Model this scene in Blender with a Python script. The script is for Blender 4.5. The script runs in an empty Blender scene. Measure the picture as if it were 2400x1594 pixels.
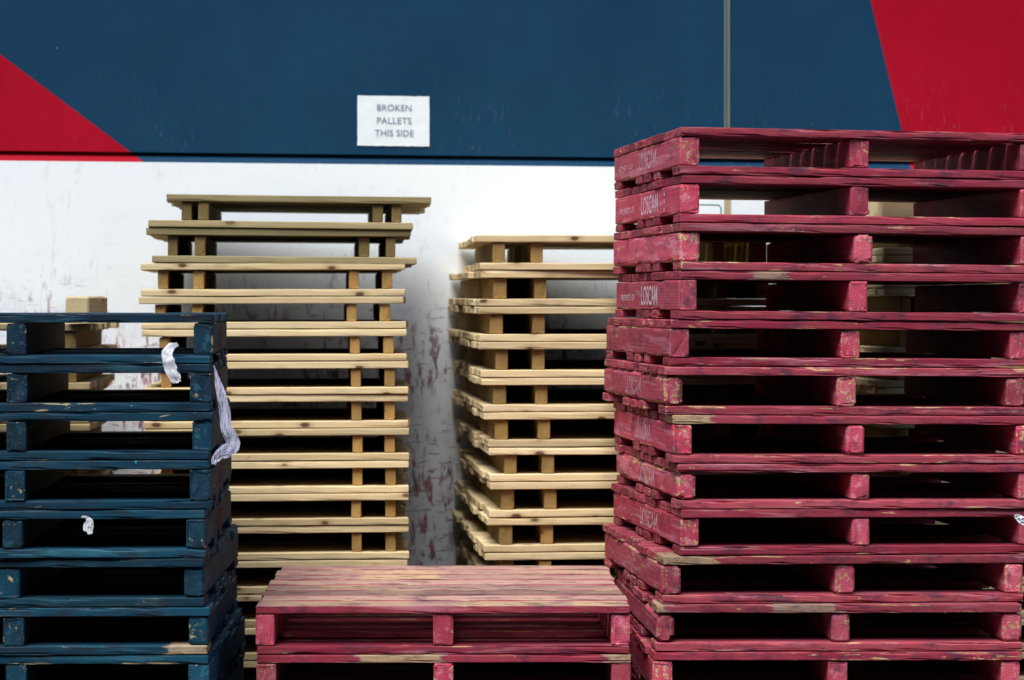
import bpy, math, random
from mathutils import Vector, Matrix, noise

random.seed(7)
C = bpy.context.scene.collection
SC = bpy.context.scene

# ------------------------------------------------------------------ camera, light, exposure
F = 5777.0          # focal length in pixels of the 2400 px wide photograph
HY = 709.0          # pixel row of the horizon
ZC = 1.62           # eye height
cam = bpy.data.cameras.new('camera')
cam.sensor_width = 36.0
cam.lens = F / 2400.0 * 36.0
cam.shift_y = -(797.0 - HY) / 2400.0
cam.clip_start = 0.1
cam.clip_end = 500.0
cam.dof.use_dof = True
cam.dof.focus_distance = 7.9
cam.dof.aperture_fstop = 3.4
co = bpy.data.objects.new('camera', cam)
C.objects.link(co)
co.location = (0, 0, ZC)
co.rotation_euler = (math.radians(90), 0, 0)
SC.camera = co

SUN_EL, SUN_AZ = math.radians(60), math.radians(202)   # azimuth clockwise from +Y (north)
w = bpy.data.worlds.new("World")
SC.world = w
w.use_nodes = True
nt = w.node_tree
bg = nt.nodes['Background']
sky = nt.nodes.new('ShaderNodeTexSky')
sky.sky_type = 'NISHITA'
sky.sun_disc = False
sky.sun_elevation = SUN_EL
sky.sun_rotation = SUN_AZ
sky.air_density = 1.4
sky.dust_density = 0.4
sky.ozone_density = 1.5
nt.links.new(sky.outputs[0], bg.inputs[0])
bg.inputs[1].default_value = 0.075
sun = bpy.data.lights.new('sun', 'SUN')
sun.energy = 2.7
sun.angle = math.radians(36)
sun.color = (1.0, 0.965, 0.92)
so = bpy.data.objects.new('sun', sun)
C.objects.link(so)
sd = Vector((math.sin(SUN_AZ) * math.cos(SUN_EL), math.cos(SUN_AZ) * math.cos(SUN_EL), math.sin(SUN_EL)))
so.rotation_euler = sd.to_track_quat('Z', 'Y').to_euler()
so.location = sd * 20
SC.view_settings.view_transform = 'Standard'
SC.view_settings.look = 'None'
SC.view_settings.gamma = 1.0
SC.view_settings.exposure = 1.06
SC.cycles.use_denoising = True
SC.cycles.diffuse_bounces = 3
SC.cycles.max_bounces = 8

# ------------------------------------------------------------------ helpers
def px(x, y, d):
    return Vector(((x - 1200.0) / F * d, d, ZC + (HY - y) / F * d))

def solve_yaw(xf, xb, d, L):
    th = 0.1
    X0 = (xf - 1200.0) / F * d
    for _ in range(40):
        Yb = d + L * math.cos(th)
        s = (X0 - (xb - 1200.0) / F * Yb) / L
        th = math.asin(max(-0.5, min(0.5, s)))
    return th

def tag(o, label=None, cat=None, group=None, kind=None):
    if label: o['label'] = label
    if cat: o['category'] = cat
    if group: o['group'] = group
    if kind: o['kind'] = kind
    return o

def empty(name, loc, rot=(0, 0, 0)):
    o = bpy.data.objects.new(name, None)
    o.empty_display_size = 0.1
    C.objects.link(o)
    o.location = loc
    o.rotation_euler = rot
    return o

class MB:
    """collects vertices, faces and the three wood attributes into one mesh"""
    def __init__(self):
        self.v, self.f, self.gc, self.ed, self.to = [], [], [], [], []
    def add(self, vs, fs, gc=None, ed=None, to=(0.5, 0.2, 0.5)):
        n = len(self.v)
        self.v += vs
        self.f += [tuple(i + n for i in q) for q in fs]
        self.gc += gc if gc else [tuple(p) for p in vs]
        self.ed += ed if ed else [0.0] * len(vs)
        self.to += [to] * len(vs)
    def build(self, name, mat, parent=None, smooth=False):
        me = bpy.data.meshes.new(name)
        me.from_pydata(self.v, [], self.f)
        a = me.attributes.new('gc', 'FLOAT_VECTOR', 'POINT')
        a.data.foreach_set('vector', [c for p in self.gc for c in p])
        a = me.attributes.new('edge', 'FLOAT', 'POINT')
        a.data.foreach_set('value', self.ed)
        a = me.attributes.new('tone', 'FLOAT_VECTOR', 'POINT')
        a.data.foreach_set('vector', [c for p in self.to for c in p])
        me.materials.append(mat)
        if smooth:
            me.polygons.foreach_set('use_smooth', [True] * len(me.polygons))
        me.update()
        o = bpy.data.objects.new(name, me)
        C.objects.link(o)
        if parent: o.parent = parent
        return o

def board(mb, x0, y0, z0, L, w_, t, axis='x', tone=(0.5, 0.2, 0.5), c=0.0022, seg=0.07,
          bow=0.0, side_bow=0.0, chip=0.004, bare=(), topwear=0.0, endchip=0.0, ring=None, tbare=()):
    """one sawn timber: min corner (x0,y0,z0), long axis x or y, chamfered, chipped and slightly bent"""
    sd_ = random.uniform(0, 500)
    ro = (random.uniform(0, 50), random.uniform(-.08, .08), random.uniform(-.06, .06)) if ring is None else ring
    e = 0.006
    # cross-section: (a across, b thickness, edge flag, corner dir)
    def section(cc, ins=0.0):
        A0, A1, B0, B1 = ins, w_ - ins, ins, t - ins
        k = min(e, (t - 2 * ins) * 0.3)
        return [(A0 + cc, B0, 1), (A0 + cc + k, B0, 0), (A1 - cc - k, B0, 0), (A1 - cc, B0, 1),
                (A1, B0 + cc, 1), (A1, B0 + cc + k, 0), (A1, B1 - cc - k, 0), (A1, B1 - cc, 1),
                (A1 - cc, B1, 1), (A1 - cc - k, B1, 0), (A0 + cc + k, B1, 0), (A0 + cc, B1, 1),
                (A0, B1 - cc, 1), (A0, B1 - cc - k, 0), (A0, B0 + cc + k, 0), (A0, B0 + cc, 1)]
    n = max(2, int((L - 0.03) / seg))
    st = [(0.0, 0.008, 0), (0.0, c, 1), (c, 0.0, 1), (0.012, 0.0, 0)]
    st += [(0.015 + (L - 0.03) * i / n, 0.0, 0) for i in range(0, n + 1)]
    st += [(L - 0.012, 0.0, 0), (L - c, 0.0, 1), (L, c, 1), (L, 0.008, 0)]
    vs, gc, ed = [], [], []
    for (s, ins, ef) in st:
        ins_ = min(ins, t * 0.3)
        for j, (a, b, fl) in enumerate(section(c if ins == 0 else c * 0.6, ins_)):
            da = db = 0.0
            if fl and chip:
                q = noise.noise(Vector((s * 9 + sd_, (j // 2) * 7.3, sd_)))
                q2 = noise.noise(Vector((s * 31 + sd_, (j // 2) * 3.1, sd_ + 9)))
                m = max(0.0, q - 0.12) * chip * 3.0 + max(0.0, q2) * chip * 0.35
                da += (1 if a < w_ / 2 else -1) * m * 0.9
                db += (1 if b < t / 2 else -1) * m * 0.7
            u = s / L
            bb = bow * 4 * u * (1 - u) + 0.0007 * noise.noise(Vector((s * 5, sd_, 1.7)))
            ab = side_bow * 4 * u * (1 - u) + 0.001 * noise.noise(Vector((s * 4, 3.3, sd_)))
            sx = s
            if endchip and (s < 0.02 or s > L - 0.02):
                q = noise.noise(Vector((a * 60 + sd_, b * 60, 1.0 if s < L / 2 else 5.0)))
                sx += (1 if s < L / 2 else -1) * max(0, q + .15) * endchip
            aa, b2 = a + da + ab, b + db + bb
            if axis == 'x': vs.append((x0 + sx, y0 + aa, z0 + b2))
            else: vs.append((x0 + aa, y0 + sx, z0 + b2))
            gc.append((s + ro[0], a - w_ / 2 + ro[1], b - t / 2 + ro[2]))
            ev = float(fl or ef) * 0.55
            for (u0, u1, am) in bare:
                if u0 <= u <= u1: ev = max(ev, am)
            if topwear and 8 <= j <= 11:
                ev = max(ev, topwear)
                for (u0, u1, am) in tbare:
                    if u0 <= u <= u1: ev = max(ev, am)
            ed.append(ev)
    fs = []
    for i in range(len(st) - 1):
        for j in range(16):
            k = (j + 1) % 16
            a0, a1 = i * 16 + j, i * 16 + k
            fs.append((a0, a0 + 16, a1 + 16, a1) if axis == 'x' else (a0, a1, a1 + 16, a0 + 16))
    last = (len(st) - 1) * 16
    cap0, cap1 = list(range(16)), list(range(last + 15, last - 1, -1))
    if axis != 'x': cap0.reverse(); cap1.reverse()
    fs += [tuple(cap0), tuple(cap1)]
    mb.add(vs, fs, gc, ed, tone)

def box(mb, x0, x1, y0, y1, z0, z1):
    vs = [(x, y, z) for z in (z0, z1) for y in (y0, y1) for x in (x0, x1)]
    mb.add(vs, [(0, 2, 3, 1), (4, 5, 7, 6), (0, 1, 5, 4), (2, 6, 7, 3), (0, 4, 6, 2), (1, 3, 7, 5)])

# ------------------------------------------------------------------ materials
class NT:
    def __init__(self, name):
        self.m = bpy.data.materials.new(name)
        self.m.use_nodes = True
        self.t = self.m.node_tree
        self.b = self.t.nodes['Principled BSDF']
    def n(self, ty, **k):
        q = self.t.nodes.new(ty)
        for a, v in k.items(): setattr(q, a, v)
        return q
    def l(self, a, b): self.t.links.new(a, b)
    def attr(self, name, out='Vector'):
        q = self.n('ShaderNodeAttribute', attribute_name=name)
        return q.outputs[out]
    def val(self, sock, x):
        if hasattr(x, 'is_output') or isinstance(x, bpy.types.NodeSocket): self.l(x, sock)
        else: sock.default_value = x
    def math(self, op, a, b=0.0, c=0.0, clamp=False):
        q = self.n('ShaderNodeMath', operation=op, use_clamp=clamp)
        for i, x in enumerate((a, b, c)): self.val(q.inputs[i], x)
        return q.outputs[0]
    def vmul(self, v, k):
        q = self.n('ShaderNodeVectorMath', operation='MULTIPLY')
        self.l(v, q.inputs[0]); q.inputs[1].default_value = k
        return q.outputs[0]
    def noise(self, v, k=(1, 1, 1), scale=1.0, detail=3.0, rough=0.55, dist=0.0):
        q = self.n('ShaderNodeTexNoise')
        self.l(self.vmul(v, k), q.inputs['Vector'])
        q.inputs['Scale'].default_value = scale
        q.inputs['Detail'].default_value = detail
        q.inputs['Roughness'].default_value = rough
        q.inputs['Distortion'].default_value = dist
        return q.outputs['Fac']
    def ramp(self, f, stops, interp='LINEAR'):
        q = self.n('ShaderNodeValToRGB')
        q.color_ramp.interpolation = interp
        e = q.color_ramp.elements
        while len(e) < len(stops): e.new(0.5)
        for i, (p, c) in enumerate(stops):
            e[i].position = p
            e[i].color = (c, c, c, 1) if isinstance(c, (int, float)) else (*c, 1)
        self.l(f, q.inputs[0])
        return q.outputs[0]
    def step(self, f, a, b):
        q = self.n('ShaderNodeMapRange', interpolation_type='SMOOTHSTEP')
        self.val(q.inputs['Value'], f)
        q.inputs['From Min'].default_value = a
        q.inputs['From Max'].default_value = b
        return q.outputs[0]
    def mix(self, f, a, b, mode='MIX'):
        q = self.n('ShaderNodeMix', data_type='RGBA', blend_type=mode)
        self.val(q.inputs[0], f)
        for i, x in ((6, a), (7, b)):
            if isinstance(x, tuple): q.inputs[i].default_value = (*x, 1)
            else: self.l(x, q.inputs[i])
        return q.outputs[2]
    def sep(self, v):
        q = self.n('ShaderNodeSeparateXYZ')
        self.l(v, q.inputs[0])
        return q.outputs
    def bump(self, h, s=0.3, d=0.002):
        q = self.n('ShaderNodeBump')
        self.val(q.inputs['Height'], h)
        q.inputs['Strength'].default_value = s
        q.inputs['Distance'].default_value = d
        self.l(q.outputs[0], self.b.inputs['Normal'])
    def out(self, col, rough=0.8, spec=0.25):
        if isinstance(col, tuple): self.b.inputs['Base Color'].default_value = (*col, 1)
        else: self.l(col, self.b.inputs['Base Color'])
        self.val(self.b.inputs['Roughness'], rough)
        self.b.inputs['Specular IOR Level'].default_value = spec
        return self.m

def grain(N, g):
    """growth rings running along gc.x: rings on sawn ends, streaks on the long faces"""
    wv = N.n('ShaderNodeTexWave', wave_type='RINGS', rings_direction='X')
    N.l(N.vmul(g, (0.35, 1, 1)), wv.inputs['Vector'])
    wv.inputs['Scale'].default_value = 34.0
    wv.inputs['Distortion'].default_value = 3.2
    wv.inputs['Detail'].default_value = 2.0
    wv.inputs['Detail Scale'].default_value = 0.35
    return wv.outputs['Fac']

def knots(N, g):
    vo = N.n('ShaderNodeTexVoronoi')
    N.l(N.vmul(g, (7.5, 15, 15)), vo.inputs['Vector'])
    vo.inputs['Scale'].default_value = 1.0
    vo.inputs['Randomness'].default_value = 1.0
    d = N.math('ADD', vo.outputs['Distance'], N.math('MULTIPLY', N.noise(g, (30, 60, 60), detail=2), 0.06))
    return N.step(d, 0.20, 0.13), N.step(d, 0.40, 0.12)

def bare_wood(N, g, light, dark, weather):
    gr = grain(N, g)
    fine = N.noise(g, (8, 420, 420), detail=3)
    blot = N.noise(g, (3, 12, 12), detail=3)
    f = N.math('MULTIPLY_ADD', gr, 0.42, N.math('MULTIPLY', N.step(fine, 0.3, 0.8), 0.35))
    f = N.math('MULTIPLY_ADD', N.step(blot, 0.35, 0.75), 0.4, f)
    col = N.mix(f, light, dark)
    k, halo = knots(N, g)
    col = N.mix(N.math('MULTIPLY', halo, 0.4), col, (0.28, 0.15, 0.05))
    col = N.mix(N.math('MULTIPLY', k, 0.9), col, (0.09, 0.035, 0.015))
    return col, gr, fine

def pale_wood(name, light, dark, grey, pinks=0.5):
    N = NT(name)
    g = N.attr('gc')
    to = N.sep(N.attr('tone'))
    ed = N.attr('edge', 'Fac')
    col, gr, fine = bare_wood(N, g, light, dark, 0)
    # weathering grey/olive by tone.y, brightness by tone.x
    col = N.mix(N.math('MULTIPLY', to[1], 0.85), col, grey, 'MIX')
    gm = N.step(N.noise(g, (5, 22, 22), detail=4, rough=.65), 0.5, 0.78)
    col = N.mix(N.math('MULTIPLY', gm, 0.33), col, (0.10, 0.085, 0.06))
    pk = N.math('MULTIPLY', N.step(N.noise(g, (7, 30, 30), detail=4, rough=.7), 0.66, 0.74), pinks)
    col = N.mix(pk, col, (0.42, 0.10, 0.09))
    br = N.math('MULTIPLY_ADD', to[0], 0.5, 0.75)
    cb = N.n('ShaderNodeCombineXYZ')
    for i in range(3): N.l(br, cb.inputs[i])
    col = N.mix(1.0, col, cb.outputs[0], 'MULTIPLY')
    N.bump(N.math('ADD', fine, N.math('MULTIPLY', gr, 0.4)), 0.35, 0.0012)
    return N.out(col, 0.82, 0.15)

def painted_wood(name, paint, paint2, deep, grime, wood_l, wood_d, fleck=None, chalk=(0.50, 0.20, 0.25)):
    N = NT(name)
    g = N.attr('gc')
    to = N.sep(N.attr('tone'))
    ed = N.attr('edge', 'Fac')
    wood, gr, fine = bare_wood(N, g, wood_l, wood_d, 0)
    # paint: hue drift between boards and in long blotches, faint rings telegraph through
    bl = N.noise(g, (4, 14, 14), detail=4, rough=.6)
    hue = N.math('MULTIPLY_ADD', to[2], 0.65, N.math('MULTIPLY', N.step(bl, 0.35, 0.7), 0.5), clamp=True)
    pc = N.mix(hue, paint, paint2)
    pc = N.mix(N.math('MULTIPLY', N.step(gr, 0.45, 1.0), 0.24), pc, deep)
    pc = N.mix(N.math('MULTIPLY', N.step(fine, 0.52, 0.8), 0.3), pc, deep)
    # rubbed, thin paint
    thin = N.step(N.noise(g, (6, 55, 55), detail=5, rough=.7), 0.52, 0.72)
    rub = N.math('MULTIPLY', thin, N.math('MULTIPLY_ADD', to[1], 0.5, N.math('MULTIPLY', ed, 0.30)), clamp=True)
    pc = N.mix(rub, pc, N.mix(0.5, paint2, wood))
    worn = N.step(ed, 0.6, 0.8)
    pc = N.mix(N.math('MULTIPLY', worn, N.math('MULTIPLY_ADD', N.step(bl, .3, .7), .5, .35)), pc, (0.31, 0.165, 0.15))
    # flaked to bare wood at edges, long chips
    ch = N.math('MULTIPLY_ADD', N.noise(g, (9, 70, 70), detail=5, rough=.62), 0.62, N.math('MULTIPLY', N.noise(g, (1.6, 24, 24), detail=4, rough=.6), 0.38))
    m = N.math('ADD', ch, N.math('MULTIPLY', ed, 0.18))
    m = N.math('ADD', m, N.math('MULTIPLY', to[1], 0.07))
    big = N.math('MULTIPLY', N.step(ed, 0.6, 1.0), 0.22)
    m = N.math('ADD', m, big)
    pat = N.math('MULTIPLY_ADD', to[1], 0.05, N.noise(g, (7, 30, 30), detail=6, rough=.6, dist=.4))
    m = N.math('MAXIMUM', m, N.math('ADD', pat, 0.015))
    bare = N.math('MULTIPLY', N.step(m, 0.69, 0.72), N.math('MULTIPLY_ADD', N.step(ed, .60, .72), -0.35, 1.0))
    bare = N.math('MAXIMUM', bare, N.step(ed, 0.76, 0.84))
    bare = N.math('MULTIPLY', bare, N.step(m, 0.60, 0.66))
    scf = N.step(N.math('MULTIPLY_ADD', to[1], 0.07, N.noise(g, (2.4, 34, 34), detail=5, rough=.65, dist=.3)), 0.585, 0.67)
    pc = N.mix(N.math('MULTIPLY', scf, 0.55), pc, chalk)
    col = N.mix(bare, pc, wood)
    col = N.mix(N.math('MULTIPLY', N.step(ed, .62, .72), N.math('MULTIPLY_ADD', N.step(ed, .88, .76), .25, .3)), col, (0.29, 0.21, 0.20))
    # grime: dark smears, stronger in blotches
    gm = N.step(N.noise(g, (9, 16, 16), detail=7, rough=.75), 0.49, 0.66)
    col = N.mix(N.math('MULTIPLY', gm, 0.72), col, grime)
    sp = N.step(N.noise(g, (60, 140, 140), detail=2), 0.70, 0.74)
    col = N.mix(N.math('MULTIPLY', sp, 0.6), col, deep)
    ck = N.step(N.math('ABSOLUTE', N.math('SUBTRACT', N.noise(g, (1.6, 75, 75), detail=2, dist=.4), 0.5)), 0.006, 0.0)
    ck = N.math('MULTIPLY', ck, N.step(N.noise(g, (3, 9, 9)), 0.52, 0.58))
    col = N.mix(N.math('MULTIPLY', ck, 0.8), col, (0.01, 0.006, 0.006))
    if fleck:
        fl = N.step(N.noise(g, (45, 60, 60), detail=3, rough=.6), 0.715, 0.74)
        col = N.mix(N.math('MULTIPLY', fl, 0.8), col, fleck)
    br = N.math('MULTIPLY_ADD', to[0], 0.75, 0.60)
    cb = N.n('ShaderNodeCombineXYZ')
    for i in range(3): N.l(br, cb.inputs[i])
    col = N.mix(1.0, col, cb.outputs[0], 'MULTIPLY')
    h = N.math('ADD', N.math('MULTIPLY', fine, 0.7), N.math('MULTIPLY', gr, 0.3))
    h = N.math('SUBTRACT', h, N.math('MULTIPLY', bare, 0.8))
    h = N.math('SUBTRACT', h, N.math('MULTIPLY', ck, 2.0))
    N.bump(h, 0.5, 0.0012)
    return N.out(col, 0.7, 0.22)

M_RED = painted_wood('red_paint', (0.265, 0.017, 0.043), (0.37, 0.065, 0.088), (0.11, 0.006, 0.022), (0.055, 0.022, 0.045),
                     (0.62, 0.42, 0.22), (0.40, 0.24, 0.12))
M_REDB = painted_wood('red_bearer_paint_lit', (0.42, 0.036, 0.072), (0.54, 0.10, 0.15), (0.18, 0.010, 0.028), (0.10, 0.035, 0.06),
                      (0.60, 0.42, 0.22), (0.38, 0.22, 0.10), None, (0.62, 0.24, 0.31))  # lighter, pinker red: light from the left is put into the bearer colour
M_BLUE = painted_wood('blue_paint', (0.0013, 0.015, 0.038), (0.0018, 0.056, 0.096), (0.0006, 0.005, 0.014), (0.012, 0.016, 0.024),
                      (0.50, 0.42, 0.24), (0.30, 0.22, 0.11), (0.03, 0.30, 0.38), (0.03, 0.13, 0.18))
M_PALE = pale_wood('pale_pine', (0.76, 0.635, 0.39), (0.62, 0.46, 0.23), (0.16, 0.135, 0.055))
M_PBEAR = pale_wood('amber_pine', (0.50, 0.31, 0.10), (0.34, 0.18, 0.05), (0.13, 0.10, 0.04), 0.2)

def plain(name, col, rough=0.6, spec=0.3, metal=0.0):
    N = NT(name)
    tc = N.n('ShaderNodeTexCoord').outputs['Object']
    f = N.noise(tc, (30, 30, 30), detail=3)
    c = N.mix(N.math('MULTIPLY', f, 0.35), col, tuple(x * 0.6 for x in col))
    N.b.inputs['Metallic'].default_value = metal
    return N.out(c, rough, spec)

M_RUST = plain('rusty_steel', (0.045, 0.022, 0.016), 0.7, 0.3)
M_STEEL = plain('galvanised_steel', (0.45, 0.45, 0.45), 0.4, 0.5, 0.9)

# faded stencil paint: worn through in streaks
STENS = []
for k, (lo, hi, al) in enumerate(((0.30, 0.46, 0.85), (0.44, 0.56, 0.75), (0.49, 0.60, 0.6))):
    N = NT('faded_white_stencil')
    g = N.n('ShaderNodeTexCoord').outputs['Object']
    f = N.noise(g, (90, 34, 90), detail=4, rough=.7)
    oi = N.n('ShaderNodeObjectInfo').outputs['Random']
    f = N.math('ADD', f, N.math('MULTIPLY_ADD', oi, .08, -.04))
    N.l(N.math('MULTIPLY', N.step(f, lo, hi), al), N.b.inputs['Alpha'])
    STENS.append(N.out((0.78, 0.60, 0.66), 0.8, 0.1))
M_STENCIL = STENS[0]
N = NT('faded_red_mark')
g = N.n('ShaderNodeTexCoord').outputs['Object']
f = N.noise(g, (25, 25, 60), detail=4, rough=.7)
N.l(N.math('MULTIPLY', N.step(f, 0.42, 0.62), 0.6), N.b.inputs['Alpha'])
M_REDMARK = N.out((0.16, 0.012, 0.03), 0.8, 0.1)

# ------------------------------------------------------------------ the setting
D0, WTH = 10.455, math.radians(10.4)
WROT = (0, 0, WTH)
def wall_uz(x, y):
    t = (x - 1200.0) / F
    u = t * D0 / (math.cos(WTH) - t * math.sin(WTH))
    Y = D0 + u * math.sin(WTH)
    return u, ZC + (HY - y) / F * Y

N = NT('asphalt')
g = N.n('ShaderNodeTexCoord').outputs['Object']
c = N.mix(N.noise(g, (1, 1, 1), scale=90, detail=4), (0.032, 0.032, 0.034), (0.075, 0.073, 0.07))
c = N.mix(N.step(N.noise(g, (1, 1, 1), scale=0.7, detail=4), 0.45, 0.7), c, (0.04, 0.038, 0.036))
N.bump(N.noise(g, (1, 1, 1), scale=220, detail=2), 0.5, 0.004)
M_ASPH = N.out(c, 0.9, 0.2)
mb = MB()
mb.add([(-150, -150, 0), (150, -150, 0), (150, 150, 0), (-150, 150, 0)], [(0, 1, 2, 3)])
tag(mb.build('ground', M_ASPH), kind='structure')

# unseen warehouse added behind the camera to keep the low sky off the stacks
opp = empty('sky_blocker_warehouse', (0, -3.0, 0))
tag(opp, 'unseen dark grey corrugated warehouse added behind the viewpoint to block low sky light', 'light blocker')
mb = MB()
vs, fs = [], []
for i in range(241):
    x = -30 + i * 0.25
    yy = 0.04 if i % 2 else 0.0
    vs += [(x, -yy, 0), (x, -yy, 8.0)]
for i in range(240): fs.append((i * 2, i * 2 + 1, i * 2 + 3, i * 2 + 2))
mb.add(vs, fs)
box(mb, -30, 30, -8, -0.05, 0, 7.98)
mb.build('blocker_cladding', plain('dark_cladding', (0.06, 0.065, 0.07), 0.6), opp)
mb = MB(); box(mb, -30.1, 30.1, -8.1, 0.08, 8.0, 8.12)
mb.build('blocker_edge', plain('grey_metal_trim', (0.10, 0.10, 0.10), 0.5), opp)

def wall_paint(name, plinth):
    N = NT(name)
    g = N.n('ShaderNodeTexCoord').outputs['Object']
    s = N.sep(g)
    if plinth:
        base = N.mix(N.noise(g, (1, 1, 1), scale=1.3, detail=3), (0.82, 0.87, 0.89), (0.75, 0.80, 0.85))
    else:
        (u0, z0), (u1, z1) = wall_uz(0, 127), wall_uz(333, 377)
        k1 = (z1 - z0) / (u1 - u0)
        left = N.math('LESS_THAN', N.math('SUBTRACT', s[2], N.math('MULTIPLY', s[0], k1)), z0 - k1 * u0)
        (u2, z2), (u3, z3) = wall_uz(2040, 0), wall_uz(2114, 305)
        k2 = (u3 - u2) / (z3 - z2)
        right = N.math('GREATER_THAN', N.math('SUBTRACT', s[0], N.math('MULTIPLY', s[2], k2)), u2 - k2 * z2)
        reg = N.math('MAXIMUM', left, right)
        blot = N.math('MULTIPLY_ADD', N.noise(g, (9, 9, .8), detail=5, rough=.6), 0.15, N.math('MULTIPLY', N.noise(g, (1, 1, 1), scale=1.6, detail=6, rough=.6), 0.85))
        blot = N.step(blot, .30, .70)
        blue = N.mix(blot, (0.0055, 0.036, 0.083), (0.0080, 0.047, 0.100))
        red = N.mix(blot, (0.32, 0.002, 0.013), (0.39, 0.004, 0.020))
        base = N.mix(reg, blue, red)
    # forklift and pallet scuffs: short upright dashes with a few level ones, in clusters
    clus = N.noise(g, (1, 1, 1), scale=2.3, detail=3, rough=.6)
    if plinth:
        low = N.step(s[2], 1.95, 1.35)       # pallets rub the lower wall more; also masks the painted blue shade
        d1 = N.noise(g, (40, 40, 12), detail=4, rough=.6, dist=.5)
        d2 = N.noise(g, (11, 11, 60), detail=4, rough=.6, dist=.5)
        bias = N.math('MULTIPLY', low, 0.06)
        m = N.math('MAXIMUM', N.step(N.math('ADD', d1, bias), 0.56, 0.70), N.step(N.math('ADD', d2, bias), 0.61, 0.74))
        m = N.math('MULTIPLY', m, N.step(N.math('ADD', clus, bias), 0.44, 0.58))
        m = N.math('MULTIPLY', m, N.math('MULTIPLY_ADD', low, 0.78, 0.10))
        sc_ = N.mix(N.step(N.noise(g, (1, 1, 1), scale=7), .42, .58), (0.30, 0.045, 0.07), (0.15, 0.05, 0.11))
        col = N.mix(m, base, sc_)
        shade_tint = N.math('MULTIPLY', N.step(N.noise(g, (3, 3, 6), scale=1.5, detail=6, rough=.7), 0.5, 0.75), N.math('MULTIPLY_ADD', low, .50, .07))
        col = N.mix(shade_tint, col, (0.32, 0.35, 0.56))  # blue-violet sky shade between the stacks, painted into the lower wall
    else:
        lowz = N.step(s[2], 2.75, 2.25)
        d1 = N.noise(g, (60, 60, 17), detail=4, rough=.65, dist=.4)
        m = N.math('MULTIPLY', N.step(d1, 0.58, 0.66), N.step(clus, 0.46, 0.60))
        m = N.math('MULTIPLY', m, N.math('MULTIPLY', lowz, 0.25))
        col = N.mix(m, base, (0.20, 0.13, 0.17))
        sp = N.step(N.noise(g, (1, 1, 1), scale=26, detail=3), 0.74, 0.77)
        col = N.mix(N.math('MULTIPLY', sp, 0.4), col, (0.32, 0.30, 0.24))
    N.bump(N.noise(g, (1, 1, 1), scale=30 if plinth else 24, detail=5), 0.12, 0.004)
    return N.out(col, 0.65, 0.2 if plinth else 0.08)

M_WALL = wall_paint('mural_paint', False)
M_PLINTH = wall_paint('white_plinth_paint', True)
N = NT('sealant')
g = N.n('ShaderNodeTexCoord').outputs['Object']
M_SEAL = N.out(N.mix(N.noise(g, (40, 40, 6), detail=4), (0.15, 0.18, 0.16), (0.09, 0.12, 0.11)), 0.6, 0.2)

wall = empty('warehouse_wall', (0, D0, 0), WROT)
tag(wall, 'long warehouse wall painted navy blue with red wedges above a scuffed white base', 'wall')
UL, UR, ZT = -9.0, 11.0, 6.2
us0 = wall_uz(1696, 300)[0]; us1 = wall_uz(1713, 300)[0]
zl = wall_uz(1100, 388)[1]           # top of the white
def prism(mb, prof, u0, u1):
    n = len(prof)
    vs = [(u0, p[0], p[1]) for p in prof] + [(u1, p[0], p[1]) for p in prof]
    fs = [(i, i + n, (i + 1) % n + n, (i + 1) % n) for i in range(n)]
    fs += [tuple(range(n)), tuple(range(2 * n - 1, n - 1, -1))]
    mb.add(vs, fs)
zg = zl + 0.042                       # underside of the upper panels
for (a, b) in ((UL, us0), (us1, UR)):
    mb = MB(); prism(mb, [(0.0, zg), (0.004, zg - 0.002), (0.2, zg - 0.002), (0.2, ZT), (0.0, ZT)], a, b)
    mb.build('upper_panel', M_WALL, wall)
mb = MB(); prism(mb, [(0.0, zl + 0.008), (0.2, zl + 0.008), (0.2, zg - 0.0025), (0.034, zg - 0.0025), (0.008, zl + 0.022)][::-1], UL, UR)
prism(mb, [(-0.008, zl + 0.0005), (0.2, zl + 0.0005), (0.2, zl + 0.0075), (0.0, zl + 0.0075)][::-1], UL, UR)
mb.build('ledge', M_WALL, wall)
mb = MB(); prism(mb, [(-0.010, -0.2), (0.2, -0.2), (0.2, zl), (-0.010, zl)][::-1], UL, us0 - 0.0)
prism(mb, [(-0.010, -0.2), (0.2, -0.2), (0.2, zl), (-0.010, zl)][::-1], us1, UR)
mb.build('plinth', M_PLINTH, wall)
um = (us0 + us1) / 2
mb = MB()
prof = [(us0 + 0.0005, 0.006), (us0 + 0.004, 0.000), (um - 0.004, 0.001), (um, 0.008), (um + 0.004, 0.001), (us1 - 0.004, 0.000), (us1 - 0.0005, 0.006)]
vs = []; fs = []
nz = 60
for i in range(nz + 1):
    z = zg + 0.002 + (ZT - zg) * i / nz
    for (u, y) in prof: vs.append((u, y + 0.0008 * noise.noise(Vector((u * 200, z * 9, 0))), z))
for i in range(nz):
    for j in range(len(prof) - 1):
        a = i * len(prof) + j
        fs.append((a, a + 1, a + 1 + len(prof), a + len(prof)))
mb.add(vs, fs)
mb.build('sealant_joint', M_SEAL, wall)
mb = MB(); box(mb, us0 + 0.0005, us1 - 0.0005, -0.006, 0.15, -0.2, zl - 0.001)
mb.build('lower_joint', plain('beige_sealant', (0.45, 0.36, 0.22), 0.7), wall)

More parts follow.
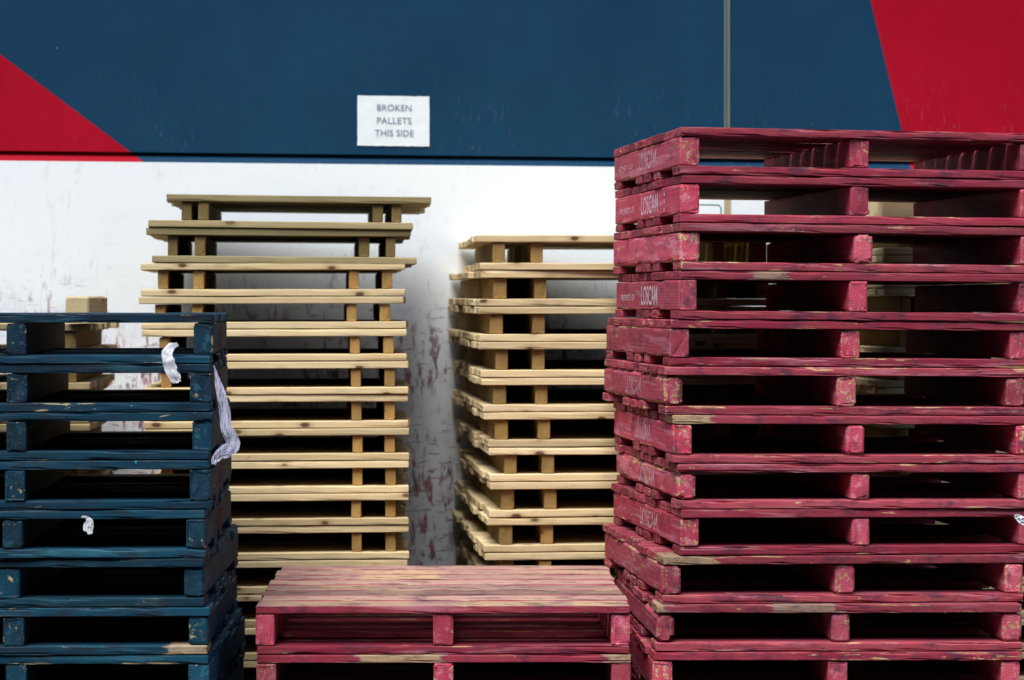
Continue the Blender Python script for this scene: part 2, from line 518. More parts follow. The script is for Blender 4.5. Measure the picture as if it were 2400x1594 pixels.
# ------------------------------------------------------------------ writing
def text_mesh(body, width, height, mat, name, bold=0.0, thick=0.0004):
    cu = bpy.data.curves.new('t', 'FONT')
    cu.body = body
    cu.size = 1.0
    cu.offset = bold
    cu.resolution_u = 3
    o = bpy.data.objects.new('t', cu)
    C.objects.link(o)
    dg = bpy.context.evaluated_depsgraph_get()
    me = bpy.data.meshes.new_from_object(o.evaluated_get(dg))
    bpy.data.objects.remove(o)
    xs = [v.co.x for v in me.vertices]; ys = [v.co.y for v in me.vertices]
    sx, sy = width / (max(xs) - min(xs)), height / (max(ys) - min(ys))
    cx, cy = (max(xs) + min(xs)) / 2, (max(ys) + min(ys)) / 2
    for v in me.vertices: v.co = Vector(((v.co.x - cx) * sx, (v.co.y - cy) * sy, 0))
    me.name = name
    me.materials.clear(); me.materials.append(mat)
    r = bpy.data.objects.new(name, me)
    C.objects.link(r)
    return r

# paper notice
N = NT('notice_paper')
g = N.n('ShaderNodeTexCoord').outputs['Object']
M_PAPER = N.out(N.mix(N.noise(g, (8, 8, 8), detail=4), (0.80, 0.86, 0.88), (0.70, 0.78, 0.82)), 0.45, 0.35)
M_INK = plain('grey_ink', (0.16, 0.22, 0.30), 0.6)
(ua, za), (ub, zb) = wall_uz(837.5, 224), wall_uz(1006, 343.5)
sign = empty('paper_notice', (0, 0, 0), WROT)
def wpos(u, off, z):
    return Vector((0, D0, 0)) + Matrix.Rotation(WTH, 3, 'Z') @ Vector((u, off, z))
sign.location = wpos((ua + ub) / 2, 0, (za + zb) / 2)
tag(sign, 'white printed paper notice reading broken pallets this side taped on the blue wall', 'notice')
mb = MB()
W_, H_ = ub - ua, za - zb
nx, nyy = 28, 20
vs, fs = [], []
for side in (0, 1):
    for i in range(nyy + 1):
        for j in range(nx + 1):
            x = (j / nx - .5) * W_; z = (i / nyy - .5) * H_
            rim = 0.0012 * noise.noise(Vector((x * 30, z * 30, 0)))
            edgy = 0.0015 * noise.noise(Vector((x * 60, z * 60, 3))) if (j in (0, nx) or i in (0, nyy)) else 0
            vs.append((x + edgy, -0.004 + rim + side * 0.0006, z + edgy))
K = (nx + 1) * (nyy + 1)
for i in range(nyy):
    for j in range(nx):
        a = i * (nx + 1) + j
        fs.append((a, a + 1, a + nx + 2, a + nx + 1))
        fs.append((a + K, a + nx + 1 + K, a + nx + 2 + K, a + 1 + K))
mb.add(vs, fs)
mb.build('sheet', M_PAPER, sign, smooth=True)
for body, yc, wpx in (('BROKEN', 252.0, 80), ('PALLETS', 282.7, 80.5), ('THIS SIDE', 312.6, 91)):
    t = text_mesh(body, wpx / 168.0 * W_, 15.0 / 119.5 * H_, M_INK, 'lettering')
    t.parent = sign
    t.rotation_euler = (math.radians(90), 0, 0)
    t.location = (0.003, -0.0062, (283.7 - yc) / 119.5 * H_ )

# ------------------------------------------------------------------ pallets
ORD = ['topmost', 'second', 'third', 'fourth', 'fifth', 'sixth', 'seventh', 'eighth', 'ninth', 'tenth', 'eleventh',
       'twelfth', 'thirteenth', 'fourteenth', 'fifteenth', 'sixteenth', 'seventeenth', 'eighteenth', 'nineteenth', 'twentieth']
R = random.uniform

def nail(parent, x, y, z, dx=0.0, dz=0.012):
    mb = MB()
    n = 6
    vs, fs = [], []
    for k, (ox, oz, rr) in enumerate(((0, -0.002, 0.0012), (dx, dz, 0.0012), (dx, dz + 0.0005, 0.0028), (dx, dz + 0.002, 0.0028))):
        for i in range(n):
            a = 2 * math.pi * i / n
            vs.append((x + ox + rr * math.cos(a), y + rr * math.sin(a), z + oz))
    for k in range(3):
        for i in range(n):
            fs.append((k * n + i, k * n + (i + 1) % n, (k + 1) * n + (i + 1) % n, (k + 1) * n + i))
    fs.append(tuple(range(3 * n, 4 * n)))
    mb.add(vs, fs)
    return mb.build('nail', M_STEEL, parent)

def stencil(parent, x, hb, t, words, fade=0, shift=0.0):
    """white stencilled lettering on the outer face of the left bearer"""
    def put(body, yc, zc, wd, ht, bold):
        o = text_mesh(body, wd, ht, STENS[fade], 'stencil_lettering', bold)
        o.parent = parent
        o.rotation_euler = (math.radians(90), 0, math.radians(-90))
        o.location = (x - 0.0016, yc, zc)
    zc = t + hb * 0.5
    if 'big' in words:
        put('LOSCAM', 0.51 + shift, zc, 0.29, hb * 0.66, 0.012)
    if 'small' in words:
        put('PROPERTY OF', 0.92 + shift, zc - 0.006, 0.27, 0.021, 0.0)
    if 'dots' in words:
        for k in range(3): put('-', 0.26 + shift, zc + (k - 1) * 0.026, 0.012, 0.014, 0.05)

def block_pallet(kind, loc, yaw, roll, pitch, H, t=0.026, Wd=1.165, Ld=1.165, wear=0.2, spec=None):
    """stringer pallet with three bearers, closely boarded top, five bottom boards"""
    spec = spec or {}
    mat, bmat = (M_RED, M_REDB) if kind == 'red' else (M_BLUE, M_BLUE)
    root = empty('wooden_pallet', loc, (pitch, roll, yaw))
    hb = H - 2 * t - 0.003
    bw = 0.060
    hb0, hs = spec.get('hue', (0.0, 1.0))
    ton = lambda wv=None: (R(0.1, 0.95), min(1, max(0, (wear if wv is None else wv) + R(-.15, .2))), hb0 + hs * R(0, 1))
    # bottom boards
    for k, (y, wd) in enumerate(((0.0, 0.125), (0.355, 0.10), (0.50, 0.10), (0.645, 0.10), (Ld - 0.12, 0.12))):
        mb = MB()
        yy = y + (R(-.004, .004) if k else R(0, .006))
        x0, dl = R(-.004, .004), R(-.006, .006)
        board(mb, x0, yy, 0.0012 * (k % 2), Wd + dl, wd + R(-.006, .006), t, tone=ton(),
              bow=spec.get('bbow', 0.0) if k == 0 else 0, side_bow=R(-.003, .003), chip=0.0045, bare=spec.get('bbare', ()) if k == 0 else (),
              seg=0.045 if k == 0 else 0.12, endchip=0.004)
        mb.build('bottom_board', mat, root)
    # bearers
    cs = spec.get('round', (0.003, 0.003, 0.003))
    eb = spec.get('endbare', {})
    if kind == 'blue': cs = tuple(q * .6 for q in cs)
    for k, x in enumerate((0.0, (Wd - bw) / 2 + spec.get('mid', 0), Wd - bw)):
        mb = MB()
        bx = x + (0.0 if k != 1 else R(-.006, .006))
        ww = bw + R(-.003, .003)
        if k == 2: bx = Wd - ww
        ring = (R(0, 50), R(-.03, .03), R(-.03, .03))
        board(mb, bx, R(0.0, 0.007) + spec.get('bset', 0), t + 0.0014, Ld - 0.012, ww, hb - 0.0024, axis='y', tone=ton(wear + .3) if k == 0 and kind == 'red' else ton(), c=cs[k], chip=0.005 if kind == 'red' else .003,  # extra wear on the left red bearer paints in its side light
              seg=0.07, endchip=0.014 if k in eb else 0.007, ring=ring, bare=((0, .012, eb[k]),) if k in eb else ())
        b = mb.build('bearer', bmat, root)
        if k == 0 and spec.get('words'):
            stencil(b, bx, hb, t, spec['words'], spec.get('fade', 0), shift=R(-.05, .05))
        if k == 2 and kind == 'blue' and spec.get('mark'):
            mk = MB()
            vs = [(0, 0)] + [(math.cos(a / 14 * 2 * math.pi), math.sin(a / 14 * 2 * math.pi)) for a in range(14)]
            pts = [(bx + ww + 0.0016, 0.55 + 0.16 * p[0], t + hb / 2 + 0.036 * p[1]) for p in vs]
            mk.add(pts, [(0, i + 1, (i + 1) % 14 + 1) for i in range(14)])
            mk.build('faded_mark', M_REDMARK, b)
    # top deck
    mb = MB()
    nb = 8
    tot = Ld
    gaps = [R(0.008, 0.026) for _ in range(nb - 1)]
    if spec.get('tight'): gaps = [R(0.016, 0.030) for _ in range(nb - 1)]
    wds = [R(0.9, 1.1) for _ in range(nb)]
    k0 = (tot - sum(gaps)) / sum(wds)
    y = 0.0
    lead_bare = spec.get('bare', ())
    for k in range(nb):
        wd = wds[k] * k0
        f = (k == 0)
        board(mb, R(-.003, .003) if f else R(-.008, .008), y + (R(-.002, .004) if f else 0), t + hb + 0.0012, Wd + R(-.004, .004), wd, t,
              tone=ton(), bow=spec.get('tbow', 0.0) if f else R(-.0006, .001), chip=0.0045 if f else 0.003,
              bare=lead_bare if f else (), seg=0.045 if f else 0.1, topwear=spec.get('topwear', 0.0), endchip=0.005,
              tbare=(spec.get('tbare', ()) if f else [(q, q + R(.08, .3), R(.78, .86)) for q in (R(0, .4), R(.45, .8)) if R(0, 1) < .6]))
        y += wd + (gaps[k] if k < nb - 1 else 0)
    deck = mb.build('top_deck', mat, root)
    if spec.get('topwear'):
        nh = MB()
        for yy in [.03 + q * Ld / nb for q in range(nb)]:
            for xx in (bw / 2, Wd / 2, Wd - bw / 2):
                for dy in (0.0, 0.07):
                    if R(0, 1) < .2: continue
                    cx, cy, rr = xx + R(-.014, .014), yy + dy + R(-.01, .01), R(.0028, .0042)
                    nh.add([(cx + rr * math.cos(a * 1.047), cy + rr * math.sin(a * 1.047), H - 0.0022) for a in range(6)], [(0, 1, 2, 3, 4, 5)])
        nh.build('nail_heads', M_RUST, deck)
    for (nx_, ny_) in spec.get('nails', ()):
        nail(deck, nx_, ny_, H - 0.004, R(-.006, .006), R(.006, .014))
    return root

def light_pallet(loc, yaw, roll, pitch, H, Wd=1.0, Ld=1.16, t=0.025, bears=((.064, .102), (.198, .238), (.784, .821), (.91, .949)),
                 weather=0.0, bweather=0.1, toff=0.0, boff=0.0, bright=0.5, thin=False, splay=0.0):
    root = empty('wooden_pallet', loc, (pitch, roll, yaw))
    hb = H - 2 * t - 0.0035
    ton = lambda wv: (max(0, min(1, bright + R(-.28, .25))), max(0, min(1, wv + R(-.05, .13) + (.22 if R(0, 1) < .15 else 0))), R(0, 1))
    def deck(name, z, off, nb):
        mb = MB()
        gaps = [R(0.008, 0.02) for _ in range(nb - 1)]
        wds = [R(0.93, 1.07) for _ in range(nb)]
        k0 = (Ld - sum(gaps)) / sum(wds)
        y = 0.0
        for k in range(nb):
            wd = wds[k] * k0
            board(mb, off + (0 if k == 0 else R(-.012, .012)), y + R(0, .002), z, Wd + (0 if k == 0 else R(-.008, .008)), wd, t,
                  tone=ton(weather), bow=R(-.0008, .0012) if k == 0 else 0, chip=0.0016, seg=0.09 if k == 0 else 0.25, endchip=0.003)
            y += wd + (gaps[k] if k < nb - 1 else 0)
        mb.build(name, M_PALE, root)
    deck('bottom_deck', 0.0, boff, 9)
    for i, (a, b) in enumerate(bears):
        mb = MB()
        d = R(-.003, .003)
        board(mb, a * Wd + d, R(0.008, 0.02), t + 0.0012, Ld - 0.03, (b - a) * Wd, hb - 0.002, axis='y', tone=ton(bweather), chip=0.002, seg=0.12, endchip=0.004)
        o = mb.build('bearer', M_PBEAR, root)
    deck('top_deck', t + hb + 0.0012, toff, 10)
    return root

GR_R = 'red pallets in the tall stack on the right'
GR_F = 'red pallets in the low stack in front'
GR_B = 'blue pallets in the stack on the left'
GR_L = 'unpainted pallets in the stack behind the blue one'
GR_M = 'unpainted pallets in the stack left of the tall red one'
GR_R2 = 'unpainted pallets hidden behind the tall red stack'
GR_L2 = 'unpainted pallets far left behind the blue stack'

# --- tall red stack (front-left corner x, top y, back-left x) read from the photograph
red = [
    (1594.7, 296.0, 1439.4, dict(words=('big', 'small'), bset=.004, fade=1, hue=(.1, .6), endbare={1: .6})),
    (1594.7, 407.9, 1440.7, dict(words=('big', 'small', 'dots'), hue=(0, .4))),
    (1594.7, 520.6, 1436.4, dict(words=('small',), fade=2, hue=(.5, .8), mid=.012, round=(.006, .007, .004))),
    (1591.0, 633.4, 1443.0, dict(words=('big', 'small'), bare=((.19, .30, .80),))),
    (1569.5, 748.3, 1419.9, dict(bbow=.001)),
    (1557.8, 858.5, 1413.8, dict(words=('big',), fade=2, hue=(.3, .6), endbare={0: .6, 1: .64, 2: .6}, round=(.011, .004, .006))),
    (1577.3, 972.5, 1437.7, dict(words=('big', 'small'), fade=1, bare=((0, .115, 1.0),), nails=((.03, .02),), round=(.004, .008, .004))),
    (1588.0, 1086.6, 1442.9, dict(words=('big', 'small'), fade=1, hue=(.3, .8), round=(.012, .005, .005))),
    (1595.0, 1193.7, 1436.4, dict(words=('big', 'small'), fade=1, round=(.004, .005, .004))),
    (1551.0, 1303.0, 1415.6, dict(words=('small',), fade=2, bare=((0, .13, .9),), nails=((.02, .05),), round=(.006, .006, .005))),
    (1538.3, 1416.0, 1436.0, dict(hue=(.6, .7), bare=((0, .05, .9), (.3, .5, .78)), round=(.015, .006, .008))),
    (1529.6, 1527.6, 1440.0, dict()),
    (1532.0, 1640.0, 1440.0, dict()),
    (1538.0, 1752.0, 1442.0, dict()),
]
rl = ['topmost red pallet of the tall right stack, blue wall showing through its far end',
      'bright red pallet with clear white lettering, second from top of the tall right stack',
      'red pallet with split corner and shifted middle block, third down the tall right stack',
      'red pallet with yellow chip along its front board, fourth down the tall right stack',
      'red pallet without lettering jutting out to the left, fifth down the tall right stack',
      'red pallet with splintered corner block, sixth down the tall right stack',
      'red pallet with bare yellow end on its front board, seventh down the tall right stack',
      'red pallet with rounded corner block, eighth down the tall right stack',
      'red pallet with pushed out corner block, ninth down the tall right stack',
      'red pallet with exposed grey deck boards sticking out left, tenth down the tall right stack',
      'red pallet with orange tinted front board, eleventh down the tall right stack',
      'red pallet cut by the bottom edge of the picture, twelfth down the tall right stack',
      'red pallet out of view below, thirteenth down the tall right stack',
      'red pallet resting on timber skids, lowest of the tall right stack']
DR = 7.70
zt = [px(0, r[1], DR).z for r in red]
zt.append(zt[-1] - 0.150)
for i, (xf, yt, xb, sp) in enumerate(red):
    yaw = solve_yaw(xf, xb, DR, 1.165)
    X = (xf - 1200) / F * DR
    H = zt[i] - zt[i + 1] - 0.001
    o = block_pallet('red', (X, DR, zt[i + 1] + 0.001), yaw, 0.0085, 0, H, wear=(.35, .1, .45, .15, .6, .5, .3, .55, .35, .65, .4, .5, .3, .3)[i], spec=sp)
    tag(o, rl[i], 'pallet', GR_R)

def skids(x, y, yaw, h, where):
    for k, yy in enumerate((0.12, 0.95)):
        mb = MB()
        board(mb, 0, 0, 0, 1.16, 0.09, h - 0.001, tone=(.3, .5, .5), chip=.004)
        o = mb.build('timber_skid', M_PBEAR)
        o.location = (x - math.sin(yaw) * yy, y + math.cos(yaw) * yy, 0.0)
        o.rotation_euler = (0, 0, yaw)
        tag(o, ('front' if k == 0 else 'rear') + ' timber skid lying on the ground under the ' + where, 'timber')
skids(X, DR, yaw, zt[-1] - .012, 'tall red stack')

# --- low red stack in front
DF = 7.65
fr = [(599.0, 1419.0, 657.5, dict(topwear=.74, tight=True, tbare=((.03, .42, .82), (.55, .80, .84), (.86, .985, .9)))),
      (600.5, 1534.8, 659.0, dict(bare=((.26, .50, .95), (.93, 1, .9)), topwear=.5)),
      (603.0, 1648.0, 661.0, dict()), (600.0, 1762.0, 660.0, dict())]
fl_ = ['worn red pallet with rubbed pinkish deck, topmost of the low stack in front',
       'red pallet with bare yellow patch along its front board, second in the low front stack',
       'red pallet out of view below, third in the low front stack',
       'red pallet out of view, lowest of the low front stack']
zt = [px(0, r[1], DF).z for r in fr]
zt.append(zt[-1] - 0.150)
for i, (xf, yt, xb, sp) in enumerate(fr):
    yaw = solve_yaw(xf, xb, DF, 1.165)
    H = zt[i] - zt[i + 1] - 0.001
    o = block_pallet('red', ((xf - 1200) / F * DF, DF, zt[i + 1] + 0.001), yaw, 0.002, 0, H, t=0.0245, wear=(.35, .5, .3, .3)[i], spec=sp)
    tag(o, fl_[i], 'pallet', GR_F)
skids((600 - 1200) / F * DF, DF, yaw, zt[-1], 'low front stack')

# --- blue stack (front-right corner x, top y, back-right x)
blue = [(498.8, 735.0, 531.7, dict(mark=1)), (494.4, 852.5, 534.0, dict(mark=1)), (495.9, 965.2, 541.4, dict(mark=1)),
        (493.0, 1078.0, 543.3, dict(mark=1)), (482.2, 1193.9, 542.0, dict(mark=1, round=(.004, .009, .006))),
        (477.5, 1308.0, 558.5, dict(round=(.004, .004, .010))), (488.5, 1423.0, 556.0, dict(bbare=((.88, 1, .9),), round=(.004, .004, .008))),
        (490.0, 1534.9, 575.0, dict()), (488, 1648.0, 572, dict()), (492, 1761.0, 574, dict()), (486, 1872.0, 570, dict())]
bl_ = ['dark blue pallet at the top of the left stack',
       'blue pallet with plastic scrap over its corner, second in the left stack',
       'blue pallet with pale gouge near its right end, third in the left stack',
       'blue pallet fourth down the left stack, with clean straight boards',
       'blue pallet with small white scrap in its opening, fifth in the left stack',
       'blue pallet with grimy brown corner block, sixth down the left stack',
       'teal blue pallet with bare brown lower corner, seventh down the left stack',
       'blue pallet cut by the bottom edge of the picture, eighth in the left stack',
       'blue pallet out of view below, ninth in the left stack', 'blue pallet out of view below, tenth in the left stack',
       'blue pallet resting on the ground, lowest of the left stack']
DB = 7.42
zt = [px(0, r[1], DB).z for r in blue]
zt = [z for z in zt if z > 0.11] + [0.0]
BP = []
for i in range(len(zt) - 1):
    xr, yt, xb, sp = blue[i]
    yaw = solve_yaw(xr, xb, DB, 1.165)
    sp = dict(sp, hue=(min(.75, max(0, i - 1) * .13), .45))
    H = zt[i] - zt[i + 1] - 0.001
    base = Vector(((xr - 1200) / F * DB - 1.165 * math.cos(yaw), DB - 1.165 * math.sin(yaw), zt[i + 1] + 0.001))
    o = block_pallet('blue', base, yaw, 0.0, 0, H, wear=R(.0, .25), spec=sp)
    BP.append(o)
    tag(o, bl_[i] if i < len(zt) - 2 else bl_[-1], 'pallet', GR_B)

# --- unpainted stack behind the blue one: (left x, top y)
DL = 9.0
pl = [(389.3, 453.0, dict(weather=.75, bweather=.95, roll=.0085, boff=-.066, yaw=.075, bears=((.054, .092), (.12, .16), (.776, .816), (.848, .886)), bright=.55)),
      (341.5, 532.5, dict(weather=.8, bweather=.98, roll=.006, boff=.022, yaw=.08, bears=((.083, .12), (.185, .225), (.8, .84), (.907, .943)), bright=.6)),
      (328.7, 615.5, dict(boff=0)), (324.6, 695.0, dict(boff=.01)), (332.0, 772.0, dict()), (336.0, 848.0, dict()), (336.0, 926.4, dict()),
      (338.0, 1006.0, dict()), (337.0, 1083.0, dict(bright=.6)), (337.0, 1160.0, dict(bright=.45)), (338.0, 1235.7, dict()), (334.0, 1316.6, dict(weather=.12)),
      (336.0, 1395.7, dict(bright=.35)), (337.0, 1474.5, dict(bright=.3)), (335.0, 1552.0, dict(bright=.3)), (336, 1630, dict()), (337, 1708, dict())]
ll = {0: 'olive weathered pallet set askew on top of the bare wood stack behind the blue pallets',
      1: 'olive weathered pallet, second in the bare wood stack behind the blue pallets',
      2: 'pale new pallet directly under the two olive ones',
      3: 'pale pallet fourth from top of the bare wood stack behind the blue pallets',
      4: 'pale pallet with dark split left end, fifth in the stack behind the blue pallets'}
zt = [px(0, r[1], DL).z for r in pl] + [0.0]
for i, (xf, yt, k) in enumerate(pl):
    k = dict(k)
    roll = k.pop('roll', -0.002)
    yaw = k.pop('yaw', 0.075 + R(-.004, .008))
    H = zt[i] - zt[i + 1] - 0.001
    o = light_pallet(((xf - 1200) / F * DL, DL, zt[i + 1] + 0.001), yaw, roll, 0, H, Wd=0.968, Ld=1.13, **k)
    last = ', lowest' if i == len(pl) - 1 else ''
    tag(o, ll.get(i, 'pale pallet, %s in the bare wood stack behind the blue pallets' % ORD[i] + last), 'pallet', GR_L)

# --- unpainted middle stack
DM = 8.9
pm = [(1115.7, 549.0, 1077.7), (1127.8, 633.0, 1051.4), (1122.4, 718.0, 1049.0), (1122.4, 801.0, 1057.6), (1127.8, 885.0, 1058.0),
      (1133.8, 966.0, 1062.0), (1145.6, 1048.7, 1072.0), (1149.0, 1129.6, 1073.5), (1141.0, 1213.8, 1068.0), (1136.7, 1295.7, 1076.0),
      (1140, 1378, 1072), (1143, 1461, 1074), (1140, 1544, 1072), (1138, 1627, 1072), (1140, 1707, 1074)]
mo = [.013, -.007, .002, .008, .006, .015, .003, -.004, -.011, 0, 0, 0, 0, 0, 0]
zt = [px(0, r[1], DM).z for r in pm] + [0.0]
for i, (xf, yt, xb) in enumerate(pm):
    yaw = solve_yaw(xf, xb, DM, 1.49)
    H = zt[i] - zt[i + 1] - 0.001
    o = light_pallet(((xf - 1200) / F * DM, DM, zt[i + 1] + 0.001), yaw, 0, 0.003, H, Wd=1.103, Ld=1.49, t=0.0255, boff=mo[i], bweather=.5,
                     bears=((.04 + .015 * (i % 3 == 0), .083 + .012 * (i % 3 == 0)), (.18, .22), (.78, .82), (.918, .96)), bright=.55)
    lab = 'pale pallet %s from top of the middle bare wood stack beside the tall red one' % ORD[i]
    if i == 0: lab = 'topmost pallet of the middle bare wood stack, white wall seen under its deck'
    if i == len(pm) - 1: lab = 'pale pallet on the ground, lowest of the middle bare wood stack'
    tag(o, lab, 'pallet', GR_M)

# --- unpainted stack hidden behind the red one, seen through its openings and past its right side
DP = 9.05
ys = [519 + 78 * k for k in range(15)]
zt = [px(0, y, DP).z for y in ys]
zt = [z for z in zt if z > 0.09] + [0.0]
for i in range(len(zt) - 1):
    H = zt[i] - zt[i + 1] - 0.001
    o = light_pallet(((2069 + R(-4, 4) - 1200) / F * DP, DP, zt[i + 1] + 0.001), 0.13 + R(-.01, .01), 0, 0, H, bright=.4, bweather=.5, weather=.15)
    lab = 'bare wood pallet %s from top of the stack hidden behind the tall red stack' % ORD[i]
    if i == len(zt) - 2: lab = 'bare wood pallet on the ground, lowest behind the tall red stack'
    tag(o, lab, 'pallet', GR_R2)
mb = MB()
board(mb, 0, 0, 0, 0.30, 0.2, 0.085, tone=(.75, 0, .5), chip=.002)
o = mb.build('timber_offcut', M_PALE)
o.location = (px(2070, 519, DP).x, DP + 0.02, zt[0] + 0.003)
o.rotation_euler = (0, 0, 0.13)
tag(o, 'pale timber offcut on top of the bare wood stack seen through the red pallets', 'timber')

# --- far left unpainted stack behind the blue one
DLL = 8.72
ys = [758 + 79 * k for k in range(12)]
zt = [px(0, y, DLL).z for y in ys]
zt = [z for z in zt if z > 0.09] + [0.0]
for i in range(len(zt) - 1):
    H = zt[i] - zt[i + 1] - 0.001
    yaw = 0.085 + R(-.02, .02)
    X = (202 + R(-4, 4) - 1200) / F * DLL - math.cos(yaw)
    o = light_pallet((X, DLL, zt[i + 1] + 0.001), yaw, 0, 0, H, Ld=1.1, bright=.15, bweather=.8, weather=.4)  # low brightness and weathering paint the blue stack's shade onto these boards
    lab = 'bare wood pallet %s from top of the far left stack behind the blue pallets' % ORD[i]
    if i == len(zt) - 2: lab = 'bare wood pallet on the ground, lowest of the far left stack behind the blue pallets'
    tag(o, lab, 'pallet', GR_L2)
mb = MB()
board(mb, 0, 0, 0, 0.30, 0.085, 0.093, axis='y', tone=(.35, .35, .5), chip=.003, c=.006)
o = mb.build('timber_block', M_PALE)
o.location = (px(148, 758, DLL).x, DLL + 0.04, zt[0] + 0.003)
o.rotation_euler = (0, 0, -0.06)
tag(o, 'brown timber block peeking above the top blue pallet at left', 'timber')

# --- teal wire handle on the wall behind the red stack
def tube(mb, pts, r, n=8):
    vs, fs = [], []
    for i, p in enumerate(pts):
        a = Vector(pts[max(0, i - 1)]); b = Vector(pts[min(len(pts) - 1, i + 1)])
        d = (b - a).normalized()
        u = d.cross(Vector((0, 1, 0.01))).normalized(); v = d.cross(u)
        for k in range(n):
            q = Vector(p) + r * (math.cos(k / n * 6.28318) * u + math.sin(k / n * 6.28318) * v)
            vs.append(tuple(q))
    for i in range(len(pts) - 1):
        for k in range(n):
            fs.append((i * n + k, i * n + (k + 1) % n, (i + 1) * n + (k + 1) % n, (i + 1) * n + k))
    mb.add(vs, fs)
u0, z0 = wall_uz(1681, 482); u1, z1 = wall_uz(1600, 520)
mb = MB()
pts = [(u1, 0.0, z0), (u1, -0.05, z0)] + [(u0 - 0.02, -0.05, z0), (u0 - 0.006, -0.05, z0 - 0.003), (u0, -0.05, z0 - 0.012), (u0, -0.05, z1), (u0, -0.0, z1)]
tube(mb, pts, 0.0032)
h = mb.build('wire_bracket', plain('teal_enamel', (0.02, 0.16, 0.13), 0.4, 0.5))
h.location = (0, D0, 0); h.rotation_euler = WROT
h.location = wpos(0, -0.012, 0)
tag(h, 'teal bent wire bracket on the white wall seen through the second red pallet', 'bracket')

# ------------------------------------------------------------------ plastic scraps
def film(name, col, lo, hi):
    N = NT(name)
    g = N.n('ShaderNodeTexCoord').outputs['Object']
    f = N.noise(g, (240, 240, 30), detail=4, rough=.65, dist=.3)
    N.l(N.math('MULTIPLY_ADD', N.step(f, 0.38, 0.62), hi - lo, lo), N.b.inputs['Alpha'])
    m = N.out(col, 0.45, 0.35)
    tr = N.n('ShaderNodeBsdfTranslucent'); tr.inputs[0].default_value = (*col, 1)
    tp = N.n('ShaderNodeBsdfTransparent')
    mx = N.n('ShaderNodeMixShader'); mx.inputs[0].default_value = 0.3
    mx2 = N.n('ShaderNodeMixShader')
    N.b.inputs['Alpha'].links and N.t.links.remove(N.b.inputs['Alpha'].links[0])
    N.l(N.math('MULTIPLY_ADD', N.step(f, 0.38, 0.62), hi - lo, lo), mx2.inputs[0])
    N.l(N.b.outputs[0], mx.inputs[1]); N.l(tr.outputs[0], mx.inputs[2])
    N.l(tp.outputs[0], mx2.inputs[1]); N.l(mx.outputs[0], mx2.inputs[2])
    out = [q for q in N.t.nodes if q.type == 'OUTPUT_MATERIAL'][0]
    N.l(mx2.outputs[0], out.inputs[0])
    return m
M_WRAP = film('torn_stretch_wrap', (0.66, 0.68, 0.84), 0.15, 0.9)
M_SCRAP = film('white_plastic_scrap', (0.88, 0.90, 0.94), 0.75, 1.0)

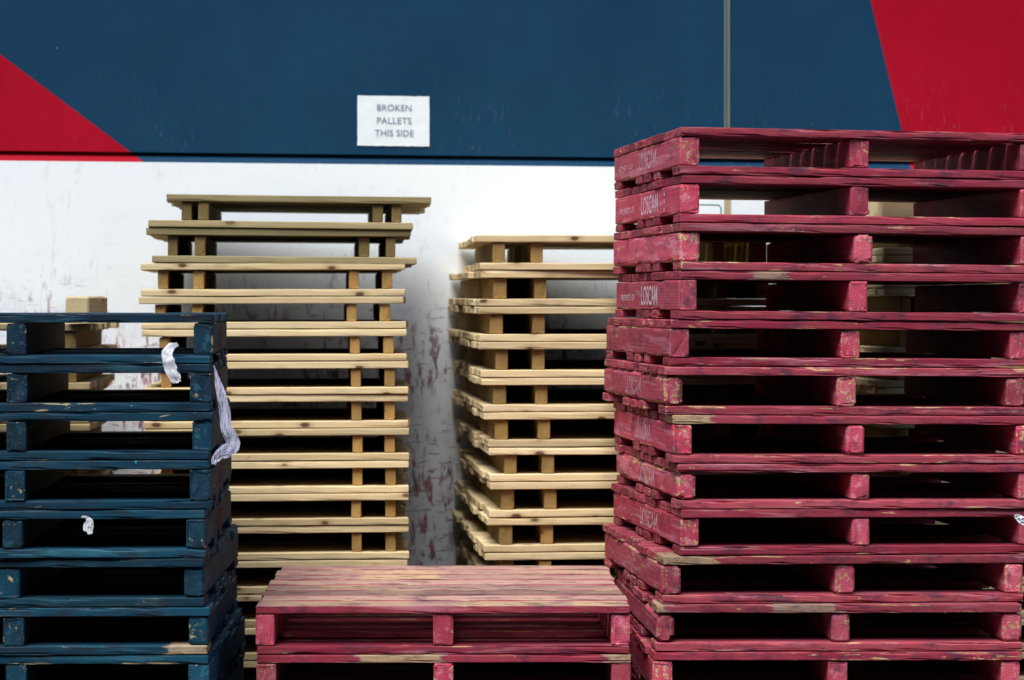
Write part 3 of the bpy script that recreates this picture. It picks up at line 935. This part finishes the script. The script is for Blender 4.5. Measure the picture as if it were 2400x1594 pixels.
def scrap(pts, widths, d, name, label, strands=6, mat=None, seed=0, depth=0.012):
    """torn plastic: several thin crumpled strands following a hanging path"""
    rr = random.Random(seed)
    P = [px(x, y, d + (p[2] if len(p) > 2 else 0)) if False else px(p[0], p[1], d + (p[2] if len(p) > 2 else 0)) for p in pts for (x, y) in [(0, 0)]]
    Wm = [w_ / F * d for w_ in widths]
    org = P[0].copy()
    mb = MB()
    n = 26
    def samp(L_, u):
        k = u * (len(L_) - 1); i = min(int(k), len(L_) - 2); t = k - i
        t = t * t * (3 - 2 * t) * 0.4 + t * 0.6
        return L_[i] * (1 - t) + L_[i + 1] * t
    for s in range(-1, strands):
        main = s < 0
        off = 0.0 if main else rr.uniform(-.55, .55)
        e0, e1 = (0.0, 1.0) if main else (rr.uniform(0, .25), 1 - rr.uniform(0, .25))
        cols = 9 if main else 2
        vs, fs = [], []
        for i in range(n + 1):
            u = e0 + (e1 - e0) * i / n
            c = samp(P, u); wd = samp(Wm, u)
            tdir = samp(P, min(1, u + .02)) - samp(P, max(0, u - .02))
            tdir = Vector((tdir.x, 0, tdir.z)).normalized() if tdir.length > 1e-6 else Vector((0, 0, -1))
            side = Vector((-tdir.z, 0, tdir.x))
            for q in range(cols):
                a = q / (cols - 1) - .5
                if main:
                    fray = 0.22 * noise.noise(Vector((u * 9, a * 2, seed)))
                    lat = wd * (a + fray)
                    endf = (0.10 * noise.noise(Vector((a * 9, seed, 4))) * (wd * 6)) if i in (0, n) else 0
                    dy = -depth * .5 * noise.noise(Vector((u * 6, a * 2.2, seed + 2))) - .002 * noise.noise(Vector((u * 10, a * 9, seed)))
                else:
                    lat = wd * (off + .15 * noise.noise(Vector((u * 4, s * 3.3, seed)))) + a * 0.0022
                    endf = 0
                    dy = -depth * .5 * noise.noise(Vector((u * 6, off * 2.2, seed + 2))) - .003
                p = c + side * lat + tdir * endf + Vector((0, dy, 0)) - org
                vs += [tuple(p), (p.x, p.y + 0.0005, p.z)]
        for i in range(n):
            for q in range(cols - 1):
                a = (i * cols + q) * 2; b = a + cols * 2
                fs.append((a, a + 2, b + 2, b))
                fs.append((a + 1, b + 1, b + 3, a + 3))
        mb.add(vs, fs)
    o = mb.build(name, mat or M_WRAP, None, smooth=True)
    o.location = org
    tag(o, label, 'plastic scrap')
    return o

scrap([(416, 806, .04), (401, 812, 0), (391, 828, -.012), (395, 846, -.015), (402, 868, -.012), (412, 886, -.01), (419, 896, -.008)],
      [9, 18, 24, 24, 27, 25, 17], DB - 0.035 - 0.03, 'plastic_strip', 'short white plastic strip hanging over the second blue pallet', 7, M_SCRAP, 3, 0.01)
scrap([(501, 856), (508, 885), (519, 922), (528, 965), (531, 1000), (541, 1022), (546, 1042), (534, 1056), (515, 1064), (503, 1078), (501, 1088)],
      [2, 10, 19, 24, 24, 27, 30, 32, 25, 17, 11], DB - 0.03, 'plastic_wrap', 'long crumpled translucent wrap trailing down the corner of the blue stack', 9, M_WRAP, 5, 0.02)
scrap([(191, 1211), (203, 1213), (210, 1222), (205, 1236), (212, 1247), (216, 1251)], [3, 6, 15, 24, 15, 3], DB - 0.02, 'plastic_scrap',
      'small white torn scrap hanging in the opening of the fifth blue pallet', 4, M_SCRAP, 8, 0.008)
scrap([(2378, 1208), (2386, 1212), (2396, 1220), (2404, 1226)], [8, 14, 18, 16], DR + 0.11, 'plastic_tuft',
      'frayed white plastic tuft at the right corner of the ninth red pallet', 6, M_SCRAP, 11, 0.02)
